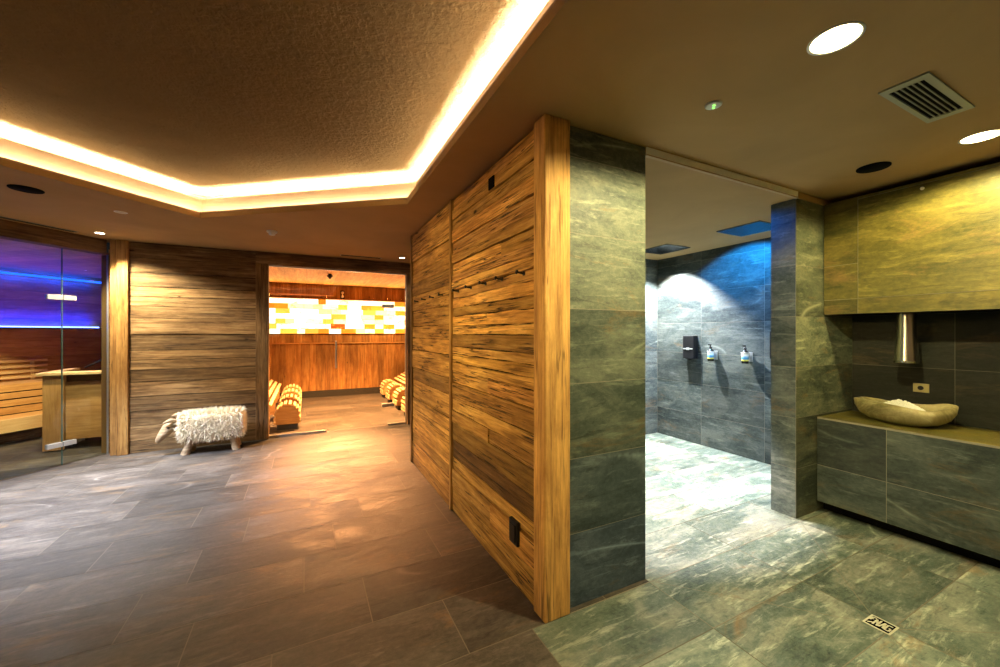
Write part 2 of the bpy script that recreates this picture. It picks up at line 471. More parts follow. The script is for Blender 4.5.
c = MB(); c.box(3.81, 4.40, -2.19, 1.705, .09, .765); c.build('core', M['grout'], bench)
t = MB()
tiles(t, (3.81, 1.705, 0), u, v, n, [0, .43, 1.25, 2.07, 2.9, 3.89], [.09, .39, .772], .015, tintf=lambda i, j: (lambda q: (q * .9, q, q * .95))(random.uniform(.42, .6)))
t.build('front_tile', M['wallslate'], bench)
t = MB()
tiles(t, (3.795, 1.705, .765), u, (1, 0, 0), Zv, [0, .43, 1.25, 2.07, 2.9, 3.89], [0, .60], .02)
t.build('top_slab', M['paleslate'], bench, label='stone top slab')

# far walls
def planks_wall(mb, o, u, n, L, zs, tintf, th=.022, nseg=1, jit=0, breaks=None, djit=.006):
    """horizontal boards stacked in z along direction u, facing n"""
    o = V(o); u = V(u); n = V(n)
    for j in range(len(zs) - 1):
        za, zb = zs[j], zs[j + 1]
        br = [0, L] if not breaks else breaks(j)
        for b0, b1 in zip(br[:-1], br[1:]):
            T = th + random.uniform(-djit, djit)
            tn = tintf(j); rd = rr(); g = random.uniform(.0015, .003) if not jit else random.uniform(.002, .0045)
            m = max(1, int((b1 - b0) / .09)) if jit else 1
            lo = [za + g + (random.uniform(-jit, jit) if jit else 0) for _ in range(m + 1)]
            hi = [zb - g + (random.uniform(-jit, jit) if jit else 0) for _ in range(m + 1)]
            dz = [random.uniform(-jit, jit) * .4 for _ in range(m + 1)]
            for s in range(m):
                xa = b0 + (b1 - b0) * s / m; xb = b0 + (b1 - b0) * (s + 1) / m
                A = o + u * xa; B = o + u * xb
                z = V((0, 0, 1))
                fa, fb = A + n * (T + dz[s]), B + n * (T + dz[s + 1])
                q = [fa + z * lo[s], fb + z * lo[s + 1], fb + z * hi[s + 1], fa + z * hi[s]]
                uv = [(xa, lo[s] - za), (xb, lo[s + 1] - za), (xb, hi[s + 1] - za), (xa, hi[s] - za)]
                flip = u.cross(z).dot(n) < 0
                def add(q, uv, fl_):
                    if fl_: q = q[::-1]; uv = uv[::-1]
                    mb.face(q, uv, tn, rd)
                add(q, uv, flip)
                add([fa + z * hi[s], fb + z * hi[s + 1], B + z * hi[s + 1], A + z * hi[s]], [(xa, .2), (xb, .2), (xb, .23), (xa, .23)], flip)
                add([A + z * lo[s], B + z * lo[s + 1], fb + z * lo[s + 1], fa + z * lo[s]], [(xa, -.03), (xb, -.03), (xb, 0), (xa, 0)], flip)
                if s == 0: add([A + z * lo[s], fa + z * lo[s], fa + z * hi[s], A + z * hi[s]], [(0, 0), (.02, 0), (.02, .1), (0, .1)], flip)
                if s == m - 1: add([fb + z * lo[s + 1], B + z * lo[s + 1], B + z * hi[s + 1], fb + z * hi[s + 1]], [(0, 0), (.02, 0), (.02, .1), (0, .1)], flip)

# ---- timber partition with hooks, X = 1.10, Y 1.68..4.47
def pz(px): return 1.482 - (px - 332.5) / 185.0
PX = [597, 570, 541, 524, 497, 470, 452, 434, 409, 391, 378, 365, 354, 335, 323, 308, 295, 280, 268, 255, 243, 227, 212, 195, 176, 160, 145, 130.5]
zs1 = [0.0] + [pz(p) for p in PX[1:-1]] + [2.585]
tone1 = {3: .25, 4: .38, 5: .7, 6: .9, 12: .55, 13: 1.3, 9: 1.1, 1: .95, 2: 1.0, 17: .8, 21: .75}
def tf1(j):
    t = tone1.get(j, random.choice([.7, .85, 1.0, 1.15, 1.3])); t *= random.uniform(.92, 1.08)
    return (t, t * random.uniform(.93, 1.05), t * random.uniform(.85, 1.1))
c = MB(); c.box(1.125, 1.26, 1.72, 4.46, 0, 2.59)
part = c.build('wall_timber_partition', M['void'], kind='structure')
def brk1(j):
    if j in (1, 5, 8, 14, 20): return [0, random.uniform(.3, .9), 1.305]
    return [0, 1.305]
t = MB(); planks_wall(t, (1.125, 3.08, 0), (0, -1, 0), (-1, 0, 0), 1.305, zs1, tf1, .024, 1, .0035, brk1, .009)
t.build('reclaimed_board', M['oldwood'], part)
zs2 = [0]
while zs2[-1] < 2.42: zs2.append(zs2[-1] + random.choice([.11, .14, .17, .2, .13]))
zs2[-1] = 2.585
dk2 = {max(range(len(zs2) - 1), key=lambda j: -abs(zs2[j] - z)) for z in (.92, 1.9)}
def tf2(j):
    t = (.5 if j in dk2 else random.choice([.8, 1, 1.1])) * random.uniform(.92, 1.08)
    return (t, t, t * .95)
t = MB(); planks_wall(t, (1.125, 4.42, 0), (0, -1, 0), (-1, 0, 0), 1.30, zs2, tf2, .024, 1, .003, None, .007)
t.build('reclaimed_board', M['oldwood'], part)
def post(name, x0, x1, y0, y1, z0, z1, mat, parent=None, tint=(1, 1, 1), bevel=.006, **k):
    b = MB(); b.box(x0, x1, y0, y1, z0, z1, tint, rr(), 'z'); return b.build(name, mat, parent, bevel=bevel, **k)
post('batten', 1.082, 1.125, 3.083, 3.118, 0, 2.59, M['post'], part, (.85, .85, .85))
post('batten', 1.085, 1.26, 4.422, 4.472, 0, 2.59, M['post'], part, (.45, .45, .45))
post('corner_post', 1.088, 1.248, 1.662, 1.775, 0, 2.597, M['post'], part, (1.1, 1.08, 1.05), .008)

# small recess near the top of the partition and the socket near the floor
b = MB(); b.box(1.088, 1.101, 2.265, 2.345, 2.425, 2.50)
b.build('wall_recess_box', M['void'], label='small black square opening high in the timber wall', cat='wall opening')
so = empty('wall_socket', (1.09, 1.985, .26), label='black cover plate low on the timber wall near the corner post', cat='socket')
b = MB(); b.box(1.078, 1.10, 1.935, 2.035, .255, .395); cp = b.build('cover_plate', M['black'], so, bevel=.006)
b = MB(); b.box(1.071, 1.079, 1.95, 2.02, .275, .375); b.build('flap', M['black'], cp, bevel=.003)

# hooks
def make_hook():
    r = empty('coat_hook', (0, 0, 0))
    b = MB(); b.tube([(0, 0, 0), (-.004, 0, 0)], .013, 14); b.build('wall_flange', M['black'], r)
    b = MB(); b.tube([(-.003, 0, 0), (-.02, 0, 0), (-.043, 0, .004)], .0055, 10)
    b.tube([(-.040, 0, .003), (-.044, 0, .004), (-.050, 0, .005), (-.052, 0, .005)], [.006, .012, .012, .007], 14)
    b.build('peg', M['black'], r)
    return r
hk = make_hook()
hooks = [(1.90, 'nearest the corner post'), (2.17, 'second from the corner post'), (2.42, 'third from the corner post'), (2.68, 'fourth from the corner post'), (2.95, 'just before the vertical batten'),
         (3.32, 'first beyond the vertical batten'), (3.60, 'second beyond the vertical batten'), (3.88, 'third beyond the vertical batten'), (4.16, 'farthest along the wall')]
for i, (y, d) in enumerate(hooks):
    o = hk if i == 0 else copy_tree(hk)
    o.location = (1.103, y, 1.815)
    setp(o, 'black metal peg hook on the timber wall, ' + d, 'hook', 'peg hooks in a row on the timber wall')

# ---- front wall of the saunas Y = 6.27
c = MB(); c.box(-1.92, -.46, 6.30, 6.42, 0, 2.597)
wf_ = c.build('wall_far', M['void'], kind='structure')
zs = [0]
while zs[-1] < 2.45: zs.append(zs[-1] + random.choice([.12, .15, .18, .2]))
zs[-1] = 2.59
def tf3(j):
    t = random.choice([.7, .85, 1, 1.15]) * random.uniform(.92, 1.08); return (t, t, t)
t = MB(); planks_wall(t, (-1.92, 6.30, 0), (1, 0, 0), (0, -1, 0), 1.315, zs, tf3, .022, 1, .0015, None, .004)
t.build('weathered_board', M['greywood'], wf_)
post('door_post', -.605, -.455, 6.262, 6.44, 0, 2.43, M['greywood'], wf_, (.8, .78, .75))
b = MB(); b.box(-.605, 1.62, 6.262, 6.44, 2.432, 2.597, (.75, .7, .68), rr(), 'x'); b.build('lintel_beam', M['greywood'], wf_, bevel=.005)
post('door_post', 1.475, 1.62, 6.262, 6.44, 0, 2.43, M['greywood'], wf_, (.85, .75, .65))
post('corner_post', -2.028, -1.92, 6.235, 6.42, 0, 2.597, M['post'], wf_, (.8, .78, .78))
post('corner_post', -2.095, -2.03, 6.27, 6.42, 0, 2.597, M['post'], wf_, (.72, .7, .72))
c = MB(); c.box(1.62, 3.4, 6.28, 6.42, 0, 2.597); c.build('wall_far_passage', M['greywood'], kind='structure')

# ---- room shell behind and beside the camera
c = MB(); c.box(-4.6, 4.9, -2.32, -2.2, 0, 2.9); c.build('wall_back', M['backwall'], kind='structure')
c = MB(); c.box(4.82, 4.92, -2.2, 6.3, 0, 2.9); c.build('wall_right', M['backwall'], kind='structure')
G0 = V((-2.71, 5.67, 0)); UU = V((.6139, .78935, 0)); NN = V((-.78935, .6139, 0))
def GP(t, d, z=0): return G0 + UU * t + NN * d + V((0, 0, z))
e = GP(-2.0, 0)
c = MB(); c.box(e.x - .12, e.x, -2.2, e.y, 0, 2.9); c.build('wall_left', M['backwall'], kind='structure')

# ---- ceiling with the cove opening
cove = [(-.917, 4.708), (.795, 3.384), (.782, -1.2), (-2.9, -1.2), (-2.9, 2.757)]
outer = [(-4.65, -2.3), (4.9, -2.3), (4.9, 6.5), (-2.02, 6.5), (-2.6, 6.5), (-4.65, 4.2)]
def ring(mb, outer, hole, z, up):
    pts = [V((*p, z)) for p in outer] + [V((*p, z)) for p in hole]
    for t in tessellate_polygon([[V((*p, 0)) for p in outer], [V((*p, 0)) for p in hole]]):
        q = [pts[i] for i in t]
        nz = (q[1] - q[0]).cross(q[2] - q[0]).z
        if (nz > 0) != up: q.reverse()
        mb.face(q)
c = MB()
ring(c, outer, cove, H, False); ring(c, outer, cove, H + .045, True)
for i in range(len(cove)):
    a, b = cove[i], cove[(i + 1) % len(cove)]
    c.face([(*a, H), (*b, H), (*b, H + .045), (*a, H + .045)])
for i in range(len(outer)):
    a, b = outer[i], outer[(i + 1) % len(outer)]
    c.face([(*a, H), (*b, H), (*b, H + .045), (*a, H + .045)])
ceil = c.build('ceiling', M['ceiling'], origin=(0, 0, H), kind='structure')
def offset(poly, d):
    out = []; m = len(poly)
    cx = sum(p[0] for p in poly) / m; cy = sum(p[1] for p in poly) / m
    ls = []
    for i in range(m):
        a = V(poly[i]); b = V(poly[(i + 1) % m]); dd = (b - a).normalized(); nn = V((dd.y, -dd.x))
        if nn.dot(V((cx, cy)) - a) > 0: nn = -nn
        ls.append((a + nn * d, dd))
    for i in range(m):
        (p, r), (q, s) = ls[i - 1], ls[i]
        k = (q - p).cross(s) / r.cross(s) if hasattr(V((1, 0)), 'cross') else 0
        out.append(tuple(p + r * k))
    return out
cv2 = offset(cove, .085); cv3 = offset(cove, .26)
ZT = 2.90; ZU = 2.815
c = MB()
cv2b = offset(cove, .097)
for i in range(len(cove)):
    a, b = cv2[i], cv2[(i + 1) % len(cove)]; a3, b3 = cv2b[i], cv2b[(i + 1) % len(cove)]
    c.face([(*a, H + .045), (*b, H + .045), (*b, ZU), (*a, ZU)])
    c.face([(*a, ZU), (*b, ZU), (*b3, ZU), (*a3, ZU)])
    c.face([(*b3, H + .045), (*a3, H + .045), (*a3, ZU), (*b3, ZU)])
c.build('cove_side', M['cove'], ceil)
c = MB()
for i in range(len(cove)):
    a, b = cove[i], cove[(i + 1) % len(cove)]; a2, b2 = cv2[i], cv2[(i + 1) % len(cove)]
    c.face([(*a, H + .0455), (*b, H + .0455), (*b2, H + .0455), (*a2, H + .0455)])
li = offset(cove, .012); ls_ = offset(cove, .0)
for i in range(len(cove)):
    a, b = ls_[i], ls_[(i + 1) % 5]; a2, b2 = li[i], li[(i + 1) % 5]
    c.face([(*a, H + .045), (*b, H + .045), (*b, H + .058), (*a, H + .058)])
    c.face([(*a, H + .058), (*b, H + .058), (*b2, H + .058), (*a2, H + .058)])
    c.face([(*b2, H + .045), (*a2, H + .045), (*a2, H + .058), (*b2, H + .058)])
c.build('cove_lip', M['cove'], ceil)
c = MB()
for i in range(len(cove)):
    a, b = cv3[i], cv3[(i + 1) % len(cove)]; a3, b3 = cv2b[i], cv2b[(i + 1) % len(cove)]
    c.face([(*a, ZU - .06), (*b, ZU - .06), (*b, ZT), (*a, ZT)])
    c.face([(*a3, ZU - .06), (*b3, ZU - .06), (*b, ZU - .06), (*a, ZU - .06)])
pts = [V((*p, ZT)) for p in cv3]
c.face(pts); c.face([p + V((0, 0, .05)) for p in pts])
c.build('ceiling_raised', M['rough'], kind='structure')
la, lb = offset(cove, .030), offset(cove, .052)
led = empty('cove_light', (-1, 2, H + .05), label='warm white light strip hidden along the edge of the raised ceiling', cat='light strip')
lc, ld = offset(cove, .112), offset(cove, .135)
for A_, B_, z0, mt in ((la, lb, H + .047, 'ledsoft'), (lc, ld, ZU - .035, 'ledwarm')):
  for i in range(5):
    c = MB()
    a, b = A_[i], A_[(i + 1) % 5]; a2, b2 = B_[i], B_[(i + 1) % 5]
    z1 = z0 + .012
    q = [a, b, b2, a2]
    c.face([(*p, z1) for p in q]); c.face([(*p, z0) for p in q])
    for k_ in range(4): c.face([(*q[k_], z0), (*q[(k_ + 1) % 4], z0), (*q[(k_ + 1) % 4], z1), (*q[k_], z1)])
    c.build('light_tape', M[mt], led)

# ------------------------------------------------------------------ glass fronts
# door 1 : sauna opening, X -0.45 .. 1.42 in Y = 6.35
gy = 6.345
w = empty('window_1', (.4, gy, 0), kind='structure')
b = MB(); b.box(-.447, .285, gy, gy + .008,   .03, 2.415); b.build('glass_pane', M['glass'], w)
b = MB(); b.box(1.182, 1.465, gy, gy + .008,   .03, 2.415); b.build('glass_pane', M['glass'], w)
b = MB(); b.box(-.452, .285, gy - .012, gy + .02, 0, .03); b.build('floor_channel', M['steel'], w)
b = MB(); b.box(1.182, 1.474, gy - .012, gy + .02, 0, .03); b.build('floor_channel', M['steel'], w)
b = MB(); b.box(-.452, 1.474, gy - .012, gy + .02, 2.413, 2.432); b.build('head_channel', M['steel'], w)
b = MB(); b.box(1.458, 1.474, gy - .012, gy + .02, .03, 2.413); b.build('side_channel', M['steel'], w)
d = empty('door_1', (.73, gy, 0), kind='structure')
b = MB(); b.box(.290, 1.176, gy, gy + .008, .008, 2.408); b.build('glass_pane', M['glass'], d)
for z in (.30, 1.875):
    b = MB(); b.box(1.09, 1.178, gy - .018, gy + .026, z, z + .055); b.box(1.182, 1.275, gy - .018, gy + .026, z, z + .055); b.build('hinge', M['steel'], d, bevel=.003)
b = MB(); b.tube([(.415, gy - .055, .95), (.415, gy - .055, 1.36)], .012, 14)
for z in (1.0, 1.31): b.tube([(.415, gy - .055, z), (.415, gy, z)], .007, 10)
b.build('pull_handle', M['steel'], d)

# diagonal glass front of the blue sauna
def gbox(mb, t0, t1, d0, d1, z0, z1, tint=(1, 1, 1), grain='t'):
    o = GP(t0, d0, z0)
    if grain == 't': mb.obox(o, UU, (0, 0, 1), -NN, t1 - t0, z1 - z0, -(d1 - d0), tint, rr()) if False else mb.prism([(0, 0), (t1 - t0, 0), (t1 - t0, z1 - z0), (0, z1 - z0)], o, UU, (0, 0, 1), NN, d1 - d0, tint, rr())
w2 = empty('window_2', GP(.7, 0), kind='structure')
b = MB(); gbox(b, .485, .905, .0, .008, .01, 2.42); b.build('glass_pane', M['glass'], w2)
b = MB(); gbox(b, .905, .915, -.005, .013, 0, 2.43); b.build('side_channel', M['steel'], w2)
b = MB(); gbox(b, .4835, .4855, -.001, .009, .01, 2.42); b.build('glass_edge', M['glassedge'], w2)
b = MB(); gbox(b, -2.0, -.32, .0, .008, .01, 2.42); b.build('glass_pane', M['glass'], w2)
d2 = empty('door_2', GP(.1, 0), kind='structure')
b = MB(); gbox(b, -.31, .478, .0, .008, .012, 2.415); b.build('glass_pane', M['glass'], d2)
b = MB(); gbox(b, .4775, .480, -.001, .009, .012, 2.415); b.build('glass_edge', M['glassedge'], d2)
for z in (.215, 1.845):
    b = MB(); gbox(b, .35, .478, -.018, .026, z, z + .052); gbox(b, .485, .60, -.018, .026, z, z + .052); b.build('hinge', M['steel'], d2, bevel=.003)
tr = MB(); gbox(tr, -2.05, .86, -.06, .10, 2.43, 2.597, (.55, .5, .45)); tr.build('trim_glass_head', M['greywood'], kind='structure')
c = MB(); gbox(c, .93, 1.02, .03, .13, 0, 2.43, (.7, .7, .7)); c.build('trim_glass_jamb', M['post'], kind='structure')

# ------------------------------------------------------------------ blue sauna interior
c = MB()
zz = 1.58
def vb(mb, t0, t1, d, z0, z1, th, fn, wd=.12, horiz=True):
    z = z0
    while z < z1 - .02:
        zb = min(z1, z + wd)
        gbox(mb, t0, t1, d, d + th, z + .0015, zb - .0015, fn()); z = zb
def tfs(lo=.8, hi=1.15):
    return lambda: (lambda q: (q, q, q))(random.uniform(lo, hi))
vb(c, -2.2, 2.62, 2.55, .0, 1.56, .08, tfs(), .14)
vb(c, -2.2, 2.62, 2.66, 1.56, 2.46, .05, tfs(), .14)
sb = c.build('wall_sauna_rear', M['pine'], kind='structure')
A = GP(1.0, .12); B = GP(2.62, 2.66)
c = MB(); dd = (B - A); L_ = dd.length; dd.normalize(); nn = V((dd.y, -dd.x, 0))
z = 0
while z < 2.44:
    c.prism([(0, z + .0015), (L_, z + .0015), (L_, z + .1385), (0, z + .1385)], A, dd, (0, 0, 1), nn, .05, tfs()(), rr()); z += .14
c.build('wall_sauna_side', M['pine'], kind='structure')
c = MB(); 
for i in range(40):
    t0 = -2.3 + i * .13
    gbox(c, t0, t0 + .127, .1, 2.72, 2.44, 2.47, tfs()())
c.build('ceiling_sauna', M['pine'], kind='structure')
c = MB(); gbox(c, -2.25, -2.2, .0, 2.7, 0, 2.46); c.build('wall_sauna_left', M['greywood'], kind='structure')
s_ = empty('blue_light_strip', GP(.2, 2.6, 1.57), label='bright blue light strip on the ledge at mid-height of the sauna rear wall', cat='light strip')
c = MB(); gbox(c, -2.1, 2.50, 2.595, 2.625, 1.562, 1.580); c.build('light_tape', M['ledblue2'], s_)
s_ = empty('blue_light_strip', GP(.2, 2.6, 2.36), label='blue light strip under the ceiling of the sauna', cat='light strip')
c = MB(); gbox(c, -2.1, 2.55, 2.60, 2.655, 2.345, 2.375); c.build('light_tape', M['ledblue'], s_)
# stepped bench
be = empty('sauna_bench', GP(.4, 2.1), label='two-tier slatted pine sauna bench behind the glass', cat='bench')
c = MB()
for d0, d1 in ((1.66, 1.74), (1.75, 1.83), (1.84, 1.92), (1.93, 2.03)): gbox(c, -2.15, 1.85, d0, d1, .32, .35)
c.build('step_slat', M['pine'], be)
c = MB(); gbox(c, -2.15, 1.85, 1.63, 1.658, .18, .35); c.build('step_fascia', M['slatwood'], be)
c = MB(); gbox(c, -2.15, 1.85, 1.9, 1.93, 0, .18, (.4, .4, .4)); c.build('step_support', M['greywood'], be)
c = MB()
for z0, z1 in ((.36, .452), (.468, .552), (.57, .65), (.667, .735)): gbox(c, -2.15, 2.05, 2.04, 2.068, z0, z1)
c.build('riser_slat', M['pine'], be)
c = MB(); gbox(c, -2.1, 2.0, 2.08, 2.11, .3, .70, (.25, .25, .25)); c.build('riser_backing', M['void'], be)
c = MB()
for d0 in (2.04, 2.14, 2.24, 2.34, 2.44): gbox(c, -2.15, 2.1, d0, d0 + .085, .736, .765)
c.build('seat_slat', M['pine'], be)
c = MB()
for z0 in (.80, .88, .96, 1.04): gbox(c, -2.15, 1.78, 2.515, 2.535, z0, z0 + .035)
for t0 in (-1.8, -.6, .5, 1.6): gbox(c, t0, t0 + .04, 2.535, 2.549, .77, 1.08)
c.build('backrest_slat', M['slatwood'], be)

# heater cabinet (parallel to the far wall)
hc = empty('heater_cabinet', (-2.5, 7.1, 0), label='knotty pine cabinet around the sauna heater behind the glass', cat='cabinet')
post('corner_panel', -2.885, -2.70, 6.79, 6.825, 0.015, .95, M['pine'], hc, bevel=.004)
post('corner_panel', -2.885, -2.85, 6.825, 7.5, .015, .95, M['pine'], hc, (.8, .8, .8), .004)
b = MB(); b.box(-2.70, -2.16, 6.835, 6.86, .13, .86, (1, 1, 1), rr(), 'x'); b.build('front_panel', M['pine'], hc, bevel=.004)
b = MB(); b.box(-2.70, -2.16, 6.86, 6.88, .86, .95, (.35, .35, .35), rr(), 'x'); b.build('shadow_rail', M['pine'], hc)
b = MB(); b.box(-2.93, -2.13, 6.76, 6.93, .95, .985, (1.1, 1.1, 1.1), rr(), 'x'); b.box(-2.93, -2.83, 6.93, 7.55, .95, .985, (1.1, 1.1, 1.1), rr(), 'y'); b.build('top_rail', M['slatwood'], hc, bevel=.004)
st = empty('sauna_stove', (-2.5, 7.25, 0), label='black steel sauna stove inside the pine cabinet', cat='stove')
b = MB(); b.box(-2.74, -2.3, 7.02, 7.42, .10, .84); b.build('body', M['stove'], st, bevel=.01)
for x, y in ((-2.7, 7.06), (-2.34, 7.06), (-2.7, 7.38), (-2.34, 7.38)):
    b = MB(); b.tube([(x, y, 0), (x, y, .11)], .02, 10); b.build('leg', M['stove'], st)
b = MB()
for i in range(46):
    x = random.uniform(-2.70, -2.34); y = random.uniform(7.06, 7.38); r = random.uniform(.028, .045); z = .86 + random.uniform(-.01, .035)
    vs = []; fs = []
    for a in range(5):
        for q in range(8):
            th = math.pi * a / 4; ph = 2 * math.pi * q / 8; k_ = r * random.uniform(.8, 1.15)
            vs.append((x + k_ * math.sin(th) * math.cos(ph), y + k_ * math.sin(th) * math.sin(ph), z + k_ * .8 * math.cos(th)))
    for a in range(4):
        for q in range(8): fs.append((a * 8 + q, a * 8 + (q + 1) % 8, (a + 1) * 8 + (q + 1) % 8, (a + 1) * 8 + q))
    b.mesh(vs, fs, smooth=False)
b.build('stones', m_plain('stove_stone', (.10, .095, .09), .8, grain=.3), st, kind='stuff')
b = MB(); b.tube([(-2.75, 7.46, .99), (-2.36, 7.46, 1.22)], .012, 8); b.tube([(-2.36, 7.46, .7), (-2.36, 7.46, 1.22)], .012, 8); b.build('guard_rail', M['stove'], st)

# ------------------------------------------------------------------ salt sauna interior
SY = 9.86
def vplanks(mb, x0, x1, y, z0, z1, th, facing, wd=(.11, .19), tf=None):
    x = x0
    while x < x1 - .01:
        xb = min(x1, x + random.uniform(*wd)); tn = tf() if tf else tfs(.7, 1.25)()
        mb.obox((x + .0015, y, z0), (0, 0, 1), (1, 0, 0), (0, facing, 0), z1 - z0, xb - x - .003, th, tn, rr()); x = xb
c = MB(); c.box(-2.1, 3.5, SY + .03, SY + .1, 0, 2.75); 
rw = c.build('wall_salt_sauna_rear', M['void'], kind='structure')
c = MB()
vplanks(c, -2.0, 3.4, SY + .03, .15, 1.225, .03, -1)
vplanks(c, -2.0, 3.4, SY + .03, 1.24, 1.44, .035, -1)
vplanks(c, -2.0, 3.4, SY + .03, 2.26, 2.58, .03, -1)
c.build('wall_board', M['saunawood'], rw)
b = MB(); b.box(-2.0, 3.4, SY - .03, SY + .03, 1.225, 1.245, (.8, .8, .8), rr(), 'x'); b.box(-2.0, 3.4, SY - .04, SY + .03, 2.245, 2.262, (1, 1, 1), rr(), 'x')
b.box(-2, .6, SY - .07, SY - .04, 2.32, 2.34, (1.1, 1.1, 1.1), rr(), 'x')
b.build('cornice', M['ceilwood'], rw)
b = MB(); b.box(-2.0, 3.4, SY - .015, SY + .0, 0, .15); b.build('baseboard_rear', M['plinth'], kind='structure')
for nm, x0_, f in (('wall_salt_sauna_left', -2.0, 1), ('wall_salt_sauna_right', 3.4, -1)):
    c = MB(); y = 6.45
    while y < SY:
        yb = min(SY, y + random.uniform(.11, .19)); c.obox((x0_, y, 0), (0, 0, 1), (0, 1, 0), (-f, 0, 0), 2.58, yb - y - .002, .04, tfs()(), rr()); y = yb
    c.build(nm, M['saunawood'], kind='structure')
c = MB(); x = -2.05
while x < 3.45:
    xb = x + random.uniform(.12, .2); c.box(x + .001, xb - .001, 6.43, SY + .02, 2.585, 2.605, tfs(.75, 1.2)(), rr(), 'y'); x = xb
c.build('ceiling_salt_sauna', M['ceilwood'], kind='structure')
# salt bricks
c = MB()
zr = 1.455; hrow = .1125
pal = [((1.3, 1.0, .62), 5), ((1.4, 1.2, .9), 7), ((1.0, .72, .34), 4), ((.62, .19, .012), 3), ((.75, .38, .05), 3), ((.45, .05, .004), 1)]
pp = [p for p, w_ in pal for _ in range(w_)]
for r_ in range(7):
    x = -2.0 - random.uniform(0, .2)
    while x < 3.4:
        L_ = random.uniform(.16, .34); xb = min(3.4, x + L_); xa = max(-2.0, x)
        tn = random.choice(pp)
        k_ = random.uniform(.75, 1.15)
        c.box(xa + .003, xb - .003, SY - .045 + random.uniform(-.006, .006), SY - .005, zr + .003, zr + hrow - .003, tuple(q * k_ for q in tn), rr(), 'x')
        x = xb
    zr += hrow
c.build('salt_brick_panel', M['salt'], label='glowing backlit wall band of white, yellow and red salt bricks', cat='light panel')
b = MB(); b.lathe([(0, 0), (.03, 0), (.03, -.02), (.055, -.03), (.055, -.05), (.03, -.06), (.02, -.09), (0, -.09)], (.42, 8.0, 2.585), 16)
b.build('ceiling_sensor', M['black'], label='small black sensor hanging under the boarded sauna ceiling', cat='sensor')
# hourglass on rear frieze
hg = empty('sand_timer', (.78, SY - .04, 2.2), label='small sand timer on the boards above the salt bricks', cat='sand timer')
b = MB(); b.box(.74, .83, SY - .035, SY - .001, 2.27, 2.47, rnd=rr(), grain='z'); b.build('backboard', M['plinth'], hg)
b = MB(); b.lathe([(.0, .0), (.026, .01), (.03, .04), (.006, .075), (.03, .11), (.026, .14), (0, .15)], (.785, SY - .065, 2.295), 14); b.build('glass_bulb', M['white'], hg)

# loungers: slatted calf-rest arches and sloping slatted recliners
def make_arch():
    r = empty('lounger_footrest', (0, 0, 0))
    R_, Wd, base, top = .158, .36, .085, .375
    outline = [(-R_, base), (R_, base)]
    arc = [(R_ * math.cos(a), top - R_ + R_ * math.sin(a)) for a in [math.pi * i / 16 for i in range(17)]]
    poly = outline + [(x, z) for x, z in arc]
    for y in (-Wd / 2 + .02, Wd / 2 - .045):
        b = MB(); b.prism(poly, (0, y, 0), (1, 0, 0), (0, 0, 1), (0, 1, 0), .025, (1, 1, 1), rr()); b.build('side_panel', M['pine'], r)
    b = MB()
    # slats following the outline
    per = [(R_, base + .03), (R_, base + .085)] + [arc[i] for i in range(1, 17, 2)] + [(-R_, base + .085), (-R_, base + .03)]
    for i, (x, z) in enumerate(per):
        if i < 2: nx, nz = 1, 0
        elif i >= len(per) - 2: nx, nz = -1, 0
        else:
            a = math.atan2(z - (top - R_), x); nx, nz = math.cos(a), math.sin(a)
        o_ = V((x, -Wd / 2, z)); n_ = V((nx, 0, nz)); t_ = V((-nz, 0, nx))
        b.obox(o_ - t_ * .0195, (0, 1, 0), t_, n_, Wd, .039, .022, tfs(.9, 1.1)(), rr())
    b.build('slats', M['slatwood'], r)
    b = MB(); b.box(-R_ + .02, R_ - .02, -Wd / 2 + .04, Wd / 2 - .06, 0, base); b.build('plinth', M['plinth'], r, label='dark recessed plinth')
    return r
ar = make_arch()
rows = [6.91, 7.66, 8.41, 9.14]
nm = ['nearest to the glass', 'second from the glass', 'third from the glass', 'farthest, by the rear wall']
i = 0
for side, X in (('left', -.24), ('right', 1.73)):
    for q, y in enumerate(rows):
        o = ar if i == 0 else copy_tree(ar); i += 1
        o.location = (X, y, 0)
        setp(o, 'round-topped slatted pine footrest on the %s side of the sauna, %s' % (side, nm[q]), 'footrest', 'slatted footrests in the salt sauna')
for side, X, s in (('left', -.46, -1), ('right', 1.93, 1)):
    r = empty('slatted_recliner', (X + s * .5, 8.1, 0), label='long sloping slatted pine recliner behind the %s row of footrests' % side, cat='recliner')
    b = MB()
    for q in range(13):
        a = V((X + s * (.0 + q * .075), 6.8, .36 + q * .042)); t_ = V((s, 0, .56)).normalized(); n_ = V((-s * .56, 0, 1)).normalized()
        b.obox(a, (0, 1, 0), t_, n_, 2.75, .05, .022, tfs(.9, 1.1)(), rr())
    b.build('slats', M['slatwood'], r)
    for y in (6.85, 8.1, 9.4):
        b = MB(); b.prism([(0, 0), (s * .06, 0), (s * 1.0, .0), (s * 1.0, .88), (0, .345)], (X + s * .02, y, 0), (1, 0, 0), (0, 0, 1), (0, 1, 0), .03, (.8, .8, .8), rr()); b.build('side_panel', M['pine'], r)

